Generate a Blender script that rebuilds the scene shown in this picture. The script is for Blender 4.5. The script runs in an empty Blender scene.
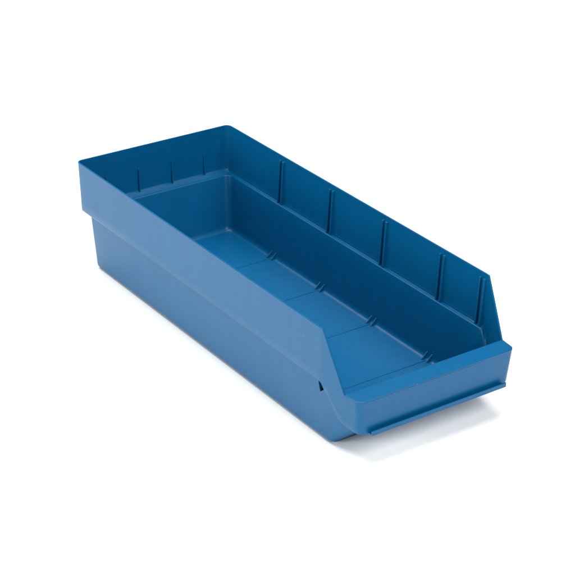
import bpy, bmesh, math, random
from mathutils import Vector, Matrix
random.seed(4)
S = bpy.context.scene

# ------------------------------------------------------------------ camera
cd = bpy.data.cameras.new('camera')
cam = bpy.data.objects.new('camera', cd)
S.collection.objects.link(cam)
C0 = Vector((1.8632, -1.1031, 1.0442))
T0 = Vector((0.3029, 0.0056, 0.0598))
ROLL = 0.0183
f = (T0 - C0).normalized()
r = f.cross(Vector((0, 0, 1))).normalized()
u = r.cross(f)
r2 = r * math.cos(ROLL) + u * math.sin(ROLL)
u2 = u * math.cos(ROLL) - r * math.sin(ROLL)
M = Matrix((r2, u2, -f)).transposed().to_4x4()
M.translation = C0
cam.matrix_world = M
cd.sensor_width = 36
cd.lens = 36 * 1761.556 / 575
cd.clip_start = 0.05
cd.clip_end = 200
S.camera = cam

# ------------------------------------------------------------------ light: white studio, three softboxes (above and behind, front, near side)
w = bpy.data.worlds.new('World')
S.world = w
w.use_nodes = True
bg = w.node_tree.nodes['Background']
bg.inputs['Color'].default_value = (1, 1, 1, 1)
bg.inputs['Strength'].default_value = 0.13

def area(name, loc, aim, size, power, color=(1, 1, 1)):
    l = bpy.data.lights.new(name, 'AREA')
    l.shape = 'DISK'
    l.size = size
    l.energy = power
    l.color = color
    o = bpy.data.objects.new(name, l)
    S.collection.objects.link(o)
    o.location = loc
    o.rotation_euler = (Vector(aim) - Vector(loc)).to_track_quat('-Z', 'Y').to_euler()
    return o
def studio(name, az, el, size, power, color=(1, 1, 1)):
    a, e = math.radians(az), math.radians(el)
    c = Vector((0.3, 0, 0))
    area(name, c + 2.4 * Vector((math.cos(a) * math.cos(e), math.sin(a) * math.cos(e), math.sin(e))), c, size, power, color)
studio('softbox_overhead', 185, 75, 2.8, 104)
studio('softbox_front', 5, 40, 1.7, 53)
studio('softbox_side', 270, 15, 0.9, 43, (0.95, 1.0, 0.93))
studio('added_edge_light', 203, 38, 0.5, 4)  # weak extra lamp, added only to put glints on edges and stops

S.view_settings.view_transform = 'Standard'
S.view_settings.look = 'None'
S.view_settings.exposure = 0.0
S.view_settings.gamma = 1.0
S.view_settings.use_curve_mapping = False

# ------------------------------------------------------------------ materials
def mat_plastic():
    m = bpy.data.materials.new('blue_polypropylene')
    m.use_nodes = True
    nt = m.node_tree
    N = nt.nodes
    L = nt.links
    p = N['Principled BSDF']
    tc = N.new('ShaderNodeTexCoord')
    # faint flow marks of the moulding
    mp = N.new('ShaderNodeMapping')
    mp.inputs['Scale'].default_value = (70, 70, 6)
    n1 = N.new('ShaderNodeTexNoise')
    n1.inputs['Scale'].default_value = 1.0
    n1.inputs['Detail'].default_value = 4
    L.new(tc.outputs['Object'], mp.inputs['Vector'])
    L.new(mp.outputs['Vector'], n1.inputs['Vector'])
    cr = N.new('ShaderNodeValToRGB')
    cr.color_ramp.elements[0].position = 0.3
    cr.color_ramp.elements[1].position = 0.7
    cr.color_ramp.elements[0].color = (0.0, 0.0750, 0.187, 1)
    cr.color_ramp.elements[1].color = (0.0, 0.0800, 0.201, 1)
    L.new(n1.outputs['Fac'], cr.inputs['Fac'])
    # a few specks of pale dust
    vo = N.new('ShaderNodeTexVoronoi')
    vo.inputs['Scale'].default_value = 140
    L.new(tc.outputs['Object'], vo.inputs['Vector'])
    sz = N.new('ShaderNodeSeparateColor')
    L.new(vo.outputs['Color'], sz.inputs['Color'])
    pick = N.new('ShaderNodeMath')
    pick.operation = 'MULTIPLY_ADD'            # cells with a high random value get a speck, of random size
    pick.inputs[1].default_value = 0.555
    pick.inputs[2].default_value = -0.50
    L.new(sz.outputs['Red'], pick.inputs[0])
    lt = N.new('ShaderNodeMath')
    lt.operation = 'LESS_THAN'
    L.new(vo.outputs['Distance'], lt.inputs[0])
    L.new(pick.outputs[0], lt.inputs[1])
    mx = N.new('ShaderNodeMix')
    mx.data_type = 'RGBA'
    mx.inputs[7].default_value = (0.30, 0.42, 0.50, 1)
    L.new(lt.outputs[0], mx.inputs[0])
    L.new(cr.outputs['Color'], mx.inputs[6])
    L.new(mx.outputs[2], p.inputs['Base Color'])
    # fine satin grain
    n2 = N.new('ShaderNodeTexNoise')
    n2.inputs['Scale'].default_value = 900
    n2.inputs['Detail'].default_value = 3
    L.new(tc.outputs['Object'], n2.inputs['Vector'])
    n3 = N.new('ShaderNodeTexNoise')
    n3.inputs['Scale'].default_value = 22
    n3.inputs['Detail'].default_value = 2
    L.new(tc.outputs['Object'], n3.inputs['Vector'])
    b1 = N.new('ShaderNodeBump')
    b1.inputs['Strength'].default_value = 0.10
    b1.inputs['Distance'].default_value = 0.0004
    L.new(n2.outputs['Fac'], b1.inputs['Height'])
    b2 = N.new('ShaderNodeBump')
    b2.inputs['Strength'].default_value = 0.25
    b2.inputs['Distance'].default_value = 0.0008
    L.new(n3.outputs['Fac'], b2.inputs['Height'])
    L.new(b1.outputs['Normal'], b2.inputs['Normal'])
    L.new(b2.outputs['Normal'], p.inputs['Normal'])
    mr = N.new('ShaderNodeMapRange')
    mr.inputs['To Min'].default_value = 0.29
    mr.inputs['To Max'].default_value = 0.33
    L.new(n3.outputs['Fac'], mr.inputs['Value'])
    L.new(mr.outputs['Result'], p.inputs['Roughness'])
    p.inputs['IOR'].default_value = 1.49
    p.inputs['Specular IOR Level'].default_value = 0.25
    return m

def mat_ground():
    m = bpy.data.materials.new('white_sweep')
    m.use_nodes = True
    nt = m.node_tree
    N = nt.nodes
    L = nt.links
    p = N['Principled BSDF']
    tc = N.new('ShaderNodeTexCoord')
    n = N.new('ShaderNodeTexNoise')
    n.inputs['Scale'].default_value = 40
    L.new(tc.outputs['Object'], n.inputs['Vector'])
    cr = N.new('ShaderNodeValToRGB')
    cr.color_ramp.elements[0].color = (0.89, 0.89, 0.89, 1)
    cr.color_ramp.elements[1].color = (0.91, 0.91, 0.91, 1)
    L.new(n.outputs['Fac'], cr.inputs['Fac'])
    L.new(cr.outputs['Color'], p.inputs['Base Color'])
    p.inputs['Roughness'].default_value = 0.9
    p.inputs['Specular IOR Level'].default_value = 0.1
    return m
BLUE = mat_plastic()
WHITE = mat_ground()

# ------------------------------------------------------------------ helpers
def finish(name, bm, mat, parent=None, solid=0.0, offset=-1, bevel=0.0, seg=2, smooth=True):
    me = bpy.data.meshes.new(name)
    bmesh.ops.recalc_face_normals(bm, faces=bm.faces[:]) if not solid else None
    bm.to_mesh(me)
    bm.free()
    me.materials.append(mat)
    if smooth:
        for p in me.polygons:
            p.use_smooth = True
    o = bpy.data.objects.new(name, me)
    S.collection.objects.link(o)
    if parent:
        o.parent = parent
    if solid:
        s = o.modifiers.new('Solidify', 'SOLIDIFY')
        s.thickness = solid
        s.offset = offset
        s.use_even_offset = True
        s.use_quality_normals = True
    if bevel:
        b = o.modifiers.new('Bevel', 'BEVEL')
        b.width = bevel
        b.segments = seg
        b.limit_method = 'ANGLE'
        b.angle_limit = math.radians(38)
        b.harden_normals = True
    return o

def hexa(bm, lo, hi):
    """a box given by four lower and four upper corners"""
    v = [bm.verts.new(p) for p in list(lo) + list(hi)]
    for q in ((3, 2, 1, 0), (4, 5, 6, 7), (0, 1, 5, 4), (1, 2, 6, 5), (2, 3, 7, 6), (3, 0, 4, 7)):
        bm.faces.new([v[i] for i in q])
    return v

def box(bm, x0, x1, y0, y1, z0, z1):
    return hexa(bm, [(x0, y0, z0), (x1, y0, z0), (x1, y1, z0), (x0, y1, z0)],
                [(x0, y0, z1), (x1, y0, z1), (x1, y1, z1), (x0, y1, z1)])

# ------------------------------------------------------------------ ground
bm = bmesh.new()
q = 40
vs = [bm.verts.new(p) for p in ((-q, -q, 0), (q, -q, 0), (q, q, 0), (-q, q, 0))]
bm.faces.new(vs)
g = finish('ground', bm, WHITE, smooth=False)
g['kind'] = 'structure'
g['label'] = 'seamless white studio surface under the blue bin'

# ------------------------------------------------------------------ the bin (x: back to front, y: near to far side, z: up)
H = 0.1470       # rim height
ZB = 0.0790      # lower edge of the rim band
ZL = 0.0805      # top of the wall along the front lip
ZF = 0.0385      # lower edge of the front apron
XD = 0.5416      # where the rim starts to slope down
XS = 0.5770      # where the slope ends
LF = 0.6000      # front face
TH = 0.0022

def hw(x, z):
    """outer half width of the rim wall"""
    b = 0.1154 + 0.0022 * (z - 0.08) / 0.067 if z >= 0.08 else 0.1154 - 0.10 * (0.08 - z)
    t = max(0.0, (x - 0.535) / 0.065)
    return b - 0.0058 * t ** 1.25

def ztop(x):
    if x <= XD: return H
    if x >= XS: return ZL
    return H + (ZL - H) * (x - XD) / (XS - XD)

BOT = [(0.0, ZB), (0.5330, ZB), (0.5380, 0.0775), (0.5425, 0.0705), (0.5525, 0.0565), (0.5620, 0.0440), (0.5690, 0.0403),
       (0.5760, 0.0392), (0.5830, ZF), (1.0, ZF)]
def zbot(x):
    for (a, za), (b, zb) in zip(BOT, BOT[1:]):
        if a <= x <= b:
            return za + (zb - za) * (x - a) / (b - a)

root = bpy.data.objects.new('storage_bin', None)
S.collection.objects.link(root)
root.empty_display_size = 0.05
root['label'] = 'blue plastic open-front storage bin with ribbed sides, standing alone on a white surface'
root['category'] = 'storage bin'

# --- rim wall: one wall running round back, sides and the low front
RB, RF = 0.0085, 0.0075
half = []                                    # columns of the far half, from back middle to front middle
xs = [0.02, 0.05] + [0.05 + 0.48 * i / 12 for i in range(1, 13)] + [0.533, 0.5380, XD, 0.5425, 0.5470, 0.5525, 0.5575, 0.5620,
      0.5690, 0.5735, XS, 0.5800, 0.5830, 0.5880, LF - RF - 0.0006]
for i in range(5):
    half.append(('back', i / 5))
for i in range(9):
    half.append(('bc', i / 8))
for x in xs:
    half.append(('side', x))
for i in range(1, 10):
    half.append(('fc', i / 9))
for i in range(1, 6):
    half.append(('front', i / 5))

def column_point(c, z):
    k, t = c
    xb = 0.0012 * (H - z) / 0.067
    xf = LF - 0.0018 * max(0, (0.081 - z)) / 0.043
    if k == 'back':
        return xb, t * (hw(0, z) - RB)
    if k == 'bc':
        a = t * math.pi / 2
        return xb + RB * (1 - math.cos(a)), hw(0, z) - RB + RB * math.sin(a)
    if k == 'side':
        return t, hw(t, z)
    ye = hw(LF - RF, z)
    if k == 'fc':
        a = t * math.pi / 2
        return xf - RF + RF * math.sin(a), ye - RF * 1.1 + RF * 1.1 * math.cos(a)
    return xf, (1 - t) * (ye - RF * 1.1)

cols = [(c, 1) for c in half] + [(c, -1) for c in half[-2:0:-1]]
NZ = 6
bm = bmesh.new()
grid = []
for c, s in cols:
    xr = column_point(c, 0.08)[0]
    z0, z1 = zbot(max(0, xr)), ztop(xr)
    if c[0] in ('bc', 'back'): z0, z1 = ZB, H
    if c[0] in ('fc', 'front'): z0, z1 = ZF, ZL
    row = []
    zs = [z0, z0 + 0.0012, z0 + 0.0024] + [z0 + 0.0024 + (z1 - z0 - 0.0024) * j / NZ for j in range(1, NZ + 1)]
    for j, z in enumerate(zs):
        x, y = column_point(c, z)
        fl = (-0.0011, -0.0005)[j] if j < 2 else 0.0
        if c[0] == 'back': x -= fl
        elif c[0] == 'bc':
            x -= fl * math.cos(c[1] * math.pi / 2); y += fl * math.sin(c[1] * math.pi / 2)
        elif c[0] == 'side': y += fl
        elif c[0] == 'fc':
            y += fl * (1 - c[1])
        row.append(bm.verts.new((x, s * y, z)))
    grid.append(row)
n = len(grid)
for i in range(n):
    a, b = grid[i], grid[(i + 1) % n]
    for j in range(NZ + 2):
        bm.faces.new((a[j], a[j + 1], b[j + 1], b[j]))
bmesh.ops.recalc_face_normals(bm, faces=bm.faces[:])
# make sure normals look outward
bm.faces.ensure_lookup_table()
fc = max(bm.faces, key=lambda p: p.calc_center_median().x)
if fc.normal.x < 0:
    bmesh.ops.reverse_faces(bm, faces=bm.faces[:])
finish('rim_wall', bm, BLUE, root, solid=TH, offset=-1, bevel=0.0010, seg=4)

# --- tub: floor, tapering walls, ledge, pocket at each front corner, outer skin
def ring(bm, xb, xf, wb, rb, cx, cy, n, z, cap=None, zfun=None):
    """rounded rectangle from the front middle round the far side, same vertex count at every level;
    the front corners are superellipses cx long and cy wide with exponent n"""
    NS, NA, NE = 16, 12, 5
    far = []
    for i in range(NE):
        far.append((xf, (wb - cy) * i / NE))
    for i in range(NA + 1):
        a = math.pi / 2 * i / NA
        far.append((xf - cx + cx * max(0, math.cos(a)) ** (2 / n), wb - cy + cy * max(0, math.sin(a)) ** (2 / n)))
    for t in [0.010, 0.0195, 0.029, 0.038, 0.0425, 0.048, 0.058] + [0.07 + 0.93 * i / NS for i in range(NS)]:
        far.append((xf - cx + (xb + rb - xf + cx) * t, wb))
    for i in range(9):
        a = math.pi / 2 * i / 8
        far.append((xb + rb - rb * math.sin(a), wb - rb + rb * math.cos(a)))
    for i in range(1, NE + 1):
        far.append((xb, (wb - rb) * (1 - i / NE)))
    if cap is not None:
        far = [(x, min(y, hw(x, zfun(x, y)) - cap)) for x, y in far]
    near = [(x, -y) for x, y in far[-2:0:-1]]
    return [bm.verts.new((x, y, zfun(x, y) if zfun else z)) for x, y in far + near]

def lift(z, dz=0.0):
    """the ledge climbs a little towards the back wall; the front ends of the side walls slope down"""
    def fn(x, y):
        return z + dz * max(0, min(1, 1 - (x - 0.004) / 0.012)) - min(0.031, 1.9 * max(0, x - 0.5430))
    return fn

WI = 0.1086
ZT = 0.0813      # top of the tub wall
bm = bmesh.new()
rs = [
    # inner skin from the floor up
    ring(bm, 0.0339, 0.5400, 0.0968, 0.009, 0.012, 0.012, 2, 0.0041),
    ring(bm, 0.0312, 0.5428, 0.0994, 0.009, 0.012, 0.012, 2, 0.0046),
    ring(bm, 0.0293, 0.5450, 0.1012, 0.009, 0.012, 0.012, 2, 0.0060),
    ring(bm, 0.0280, 0.5465, 0.1024, 0.009, 0.012, 0.012, 2, 0.0085),
    ring(bm, 0.0273, 0.5475, 0.1030, 0.009, 0.012, 0.012, 2, 0.0120),
    ring(bm, 0.0166, 0.5850, WI - 0.0010, 0.009, 0.019, 0.019, 2, 0, cap=0.0062, zfun=lift(ZT - 0.0014)),
    ring(bm, 0.0163, 0.5853, WI - 0.0007, 0.009, 0.019, 0.019, 2, 0, cap=0.0062, zfun=lift(ZT - 0.0006)),
    ring(bm, 0.0157, 0.5857, WI - 0.0002, 0.009, 0.019, 0.019, 2, 0, cap=0.0062, zfun=lift(ZT - 0.0001)),
    # top of the wall, then the ledge
    ring(bm, 0.0150, 0.5862, WI + 0.0003, 0.009, 0.019, 0.019, 2, 0, cap=0.0050, zfun=lift(ZT)),
    ring(bm, 0.0136, 0.5876, WI + 0.0014, 0.009, 0.019, 0.019, 2, 0, cap=0.0050, zfun=lift(ZT)),
    ring(bm, 0.0131, 0.5880, WI + 0.0020, 0.009, 0.019, 0.019, 2, 0, cap=0.0040, zfun=lift(ZT, 0.0010)),
    ring(bm, 0.0042, 0.5940, 0.1140, 0.007, 0.014, 0.014, 2, 0, cap=0.0027, zfun=lift(ZT + 0.0005, 0.0025)),
    ring(bm, 0.0031, 0.5945, 0.1145, 0.007, 0.014, 0.014, 2, 0, cap=0.0024, zfun=lift(ZT + 0.0028, 0.0012)),
    ring(bm, 0.0022, 0.5948, 0.1150, 0.007, 0.014, 0.014, 2, 0, cap=0.0014, zfun=lift(ZT + 0.0030, 0.0012)),
    # underside of the ledge, outer skin, base
    ring(bm, 0.0022, 0.5948, 0.1150, 0.007, 0.014, 0.014, 2, 0, cap=0.0014, zfun=lift(0.0782)),
    ring(bm, 0.0145, 0.5880, WI + 0.0014, 0.010, 0.019, 0.019, 2, 0, cap=0.0036, zfun=lift(0.0782)),
    ring(bm, 0.0152, 0.5850, WI + 0.0011, 0.010, 0.019, 0.019, 2, 0, cap=0.0036, zfun=lift(0.0680)),
    ring(bm, 0.0192, 0.5500, 0.1052, 0.009, 0.0080, 0.0080, 2, 0.0062),
    ring(bm, 0.0197, 0.5496, 0.1048, 0.009, 0.0080, 0.0080, 2, 0.0044),
    ring(bm, 0.0204, 0.5489, 0.1042, 0.009, 0.0080, 0.0080, 2, 0.0034),
    ring(bm, 0.0215, 0.5478, 0.1032, 0.009, 0.0080, 0.0080, 2, 0.0029),
    ring(bm, 0.0240, 0.5453, 0.1008, 0.009, 0.0080, 0.0080, 2, 0.0028),
    ring(bm, 0.0244, 0.5449, 0.1004, 0.009, 0.0080, 0.0080, 2, 0.0001),
]
for a, b in zip(rs, rs[1:]):
    for i in range(len(a)):
        k = (i + 1) % len(a)
        bm.faces.new((a[i], a[k], b[k], b[i]))
bm.faces.new(rs[0][::-1])
bm.faces.new(rs[-1])
tub = finish('tub', bm, BLUE, root)
sharp = math.radians(50)
tub.data.set_sharp_from_angle(angle=sharp)
# small dark opening under the front end of the band on the near side
cut = bmesh.new()
for sg in (-1,):
    tri = [(0.5262, 0.0774), (0.5405, 0.0774), (0.5415, 0.0710), (0.5300, 0.0622)]
    v = [cut.verts.new((x, sg * y, z)) for y in (0.095, 0.125) for x, z in tri]
    m = len(tri)
    cut.faces.new(v[:m]); cut.faces.new(v[m:][::-1])
    for i in range(m):
        k = (i + 1) % m
        cut.faces.new((v[i], v[i + m], v[k + m], v[k]))
cutter = finish('cutter', cut, BLUE, smooth=False)
bo = tub.modifiers.new('Opening', 'BOOLEAN')
bo.operation = 'DIFFERENCE'
bo.solver = 'EXACT'
bo.object = cutter
dg = bpy.context.evaluated_depsgraph_get()
baked = bpy.data.meshes.new_from_object(tub.evaluated_get(dg), depsgraph=dg)
tub.modifiers.clear()
tub.data = baked
baked.name = 'tub'
cm = cutter.data
bpy.data.objects.remove(cutter)
bpy.data.meshes.remove(cm)
# hidden box added behind that opening to block the lit floor and keep it dark
bm = bmesh.new()
X0, X1, Y0, Y1, Z0, Z1 = 0.5215, 0.5440, -0.1072, -0.0990, 0.0575, 0.0778
c = [bm.verts.new(p) for p in ((X0, Y0, Z0), (X1, Y0, Z0), (X1, Y1, Z0), (X0, Y1, Z0), (X0, Y0, Z1), (X1, Y0, Z1), (X1, Y1, Z1), (X0, Y1, Z1))]
for q in ((0, 1, 2, 3), (7, 6, 5, 4), (1, 5, 6, 2), (2, 6, 7, 3), (3, 7, 4, 0)):
    bm.faces.new([c[i] for i in q][::-1])
finish('dark_backing_box', bm, BLUE, root, solid=0.0010, offset=0, bevel=0.0004)
XR = [0.1331, 0.2427, 0.3522, 0.4619, 0.5335]

# --- mould lines across the floor, raised a hair
for x in XR[:4]:
    bm = bmesh.new()
    box(bm, x - 0.0006, x + 0.0006, -0.097, 0.097, 0.0036, 0.0046)
    finish('floor_line', bm, BLUE, root, bevel=0.0002, smooth=False)

# --- front lip plate over the apron
bm = bmesh.new()
out = []
zt = ZL
E = 0.00005
back_x = 0.5762
for x in (back_x, 0.580, 0.584, 0.588):
    out.append((x, hw(x, zt) + E))
for i in range(0, 10):
    x, y = column_point(('fc', i / 9), zt)
    out.append((x + E * math.sin(i / 9 * math.pi / 2), y + E * math.cos(i / 9 * math.pi / 2)))
loop = out + [(x, -y) for x, y in out[::-1]]
lo = [bm.verts.new((x, y, ZL - 0.0014)) for x, y in loop]
hi = [bm.verts.new((x, y, ZL + 0.0012)) for x, y in loop]
bm.faces.new(lo[::-1]); bm.faces.new(hi)
for i in range(len(loop)):
    k = (i + 1) % len(loop)
    bm.faces.new((lo[i], lo[k], hi[k], hi[i]))
lip = finish('front_lip', bm, BLUE, root, bevel=0.0010, seg=3)
lip.modifiers['Bevel'].limit_method = 'WEIGHT'
wt = lip.data.attributes.new('bevel_weight_edge', 'FLOAT', 'EDGE')
for e in lip.data.edges:
    if all(lip.data.vertices[i].co.z > ZL for i in e.vertices):
        wt.data[e.index].value = 1.0

# --- label rail along the foot of the front: a shelf with an upturned edge
bm = bmesh.new()
prof = [(0.5978, 0.0376), (0.6042, 0.0376), (0.6042, 0.0432), (0.6024, 0.0432), (0.6024, 0.0394), (0.5978, 0.0394)]
ya, yb = -0.0935, 0.0970
A = [bm.verts.new((x, ya, z)) for x, z in prof]
B = [bm.verts.new((x, yb, z)) for x, z in prof]
bm.faces.new(A); bm.faces.new(B[::-1])
for i in range(len(prof)):
    k = (i + 1) % len(prof)
    bm.faces.new((A[i], B[i], B[k], A[k]))
finish('label_rail', bm, BLUE, root, bevel=0.0004)

# --- divider ribs on the side walls (pairs) and the back wall (single fins)
def side_rib(x, s, wid, z1):
    b = bmesh.new()
    z0 = 0.0817
    D = 0.0036
    def pt(xx, z, d): return (xx, s * (hw(x, z) - TH + 0.0006 - d), z)
    h = wid / 2
    hexa(b, [pt(x - h, z0, 0), pt(x + h, z0, 0), pt(x + h * .8, z0, D + .0008), pt(x - h * .8, z0, D + .0008)],
         [pt(x - h, z1, 0), pt(x + h, z1, 0), pt(x + h * .7, z1, D), pt(x - h * .7, z1, D)])
    return finish('divider_rib', b, BLUE, root, bevel=0.0005, seg=3)
for x in XR:
    for s in (1, -1):
        for dx in (-0.0036, 0.0036):
            side_rib(x + dx, s, 0.0026 if dx < 0 else 0.0034, H - (0.0055 if s > 0 else 0.0035))
for y in (-0.076, -0.0265, 0.0245, 0.0755):
    b = bmesh.new()
    h = 0.0008
    x0, x1 = 0.0020, 0.0058
    hexa(b, [(x0, y - h, .0835), (x1 + .001, y - h, .0835), (x1 + .001, y + h, .0835), (x0, y + h, .0835)],
         [(x0, y - h, .116), (x1 - .0012, y - h, .116), (x1 - .0012, y + h, .116), (x0, y + h, .116)])
    finish('divider_rib', b, BLUE, root, bevel=0.0003)

# --- pairs of small stops in the angle of floor and wall
for x in XR[:4]:
    for s in (1, -1):
        for dx in (-0.0045, 0.0045):
            b = bmesh.new()
            h = 0.0008
            tri = [(0.0940, 0.0036), (0.0940, 0.0046), (0.1029, 0.0130), (0.1042, 0.0130), (0.1036, 0.0085), (0.1020, 0.0055), (0.0995, 0.0039)]
            v = [b.verts.new((x + dx + e * h, s * y, z)) for e in (-1, 1) for y, z in tri]
            m = len(tri)
            b.faces.new(v[:m]); b.faces.new(v[m:][::-1])
            for i in range(m):
                k = (i + 1) % m
                b.faces.new((v[i], v[i + m], v[k + m], v[k]))
            finish('floor_stop', b, BLUE, root, bevel=0.0005, seg=3)
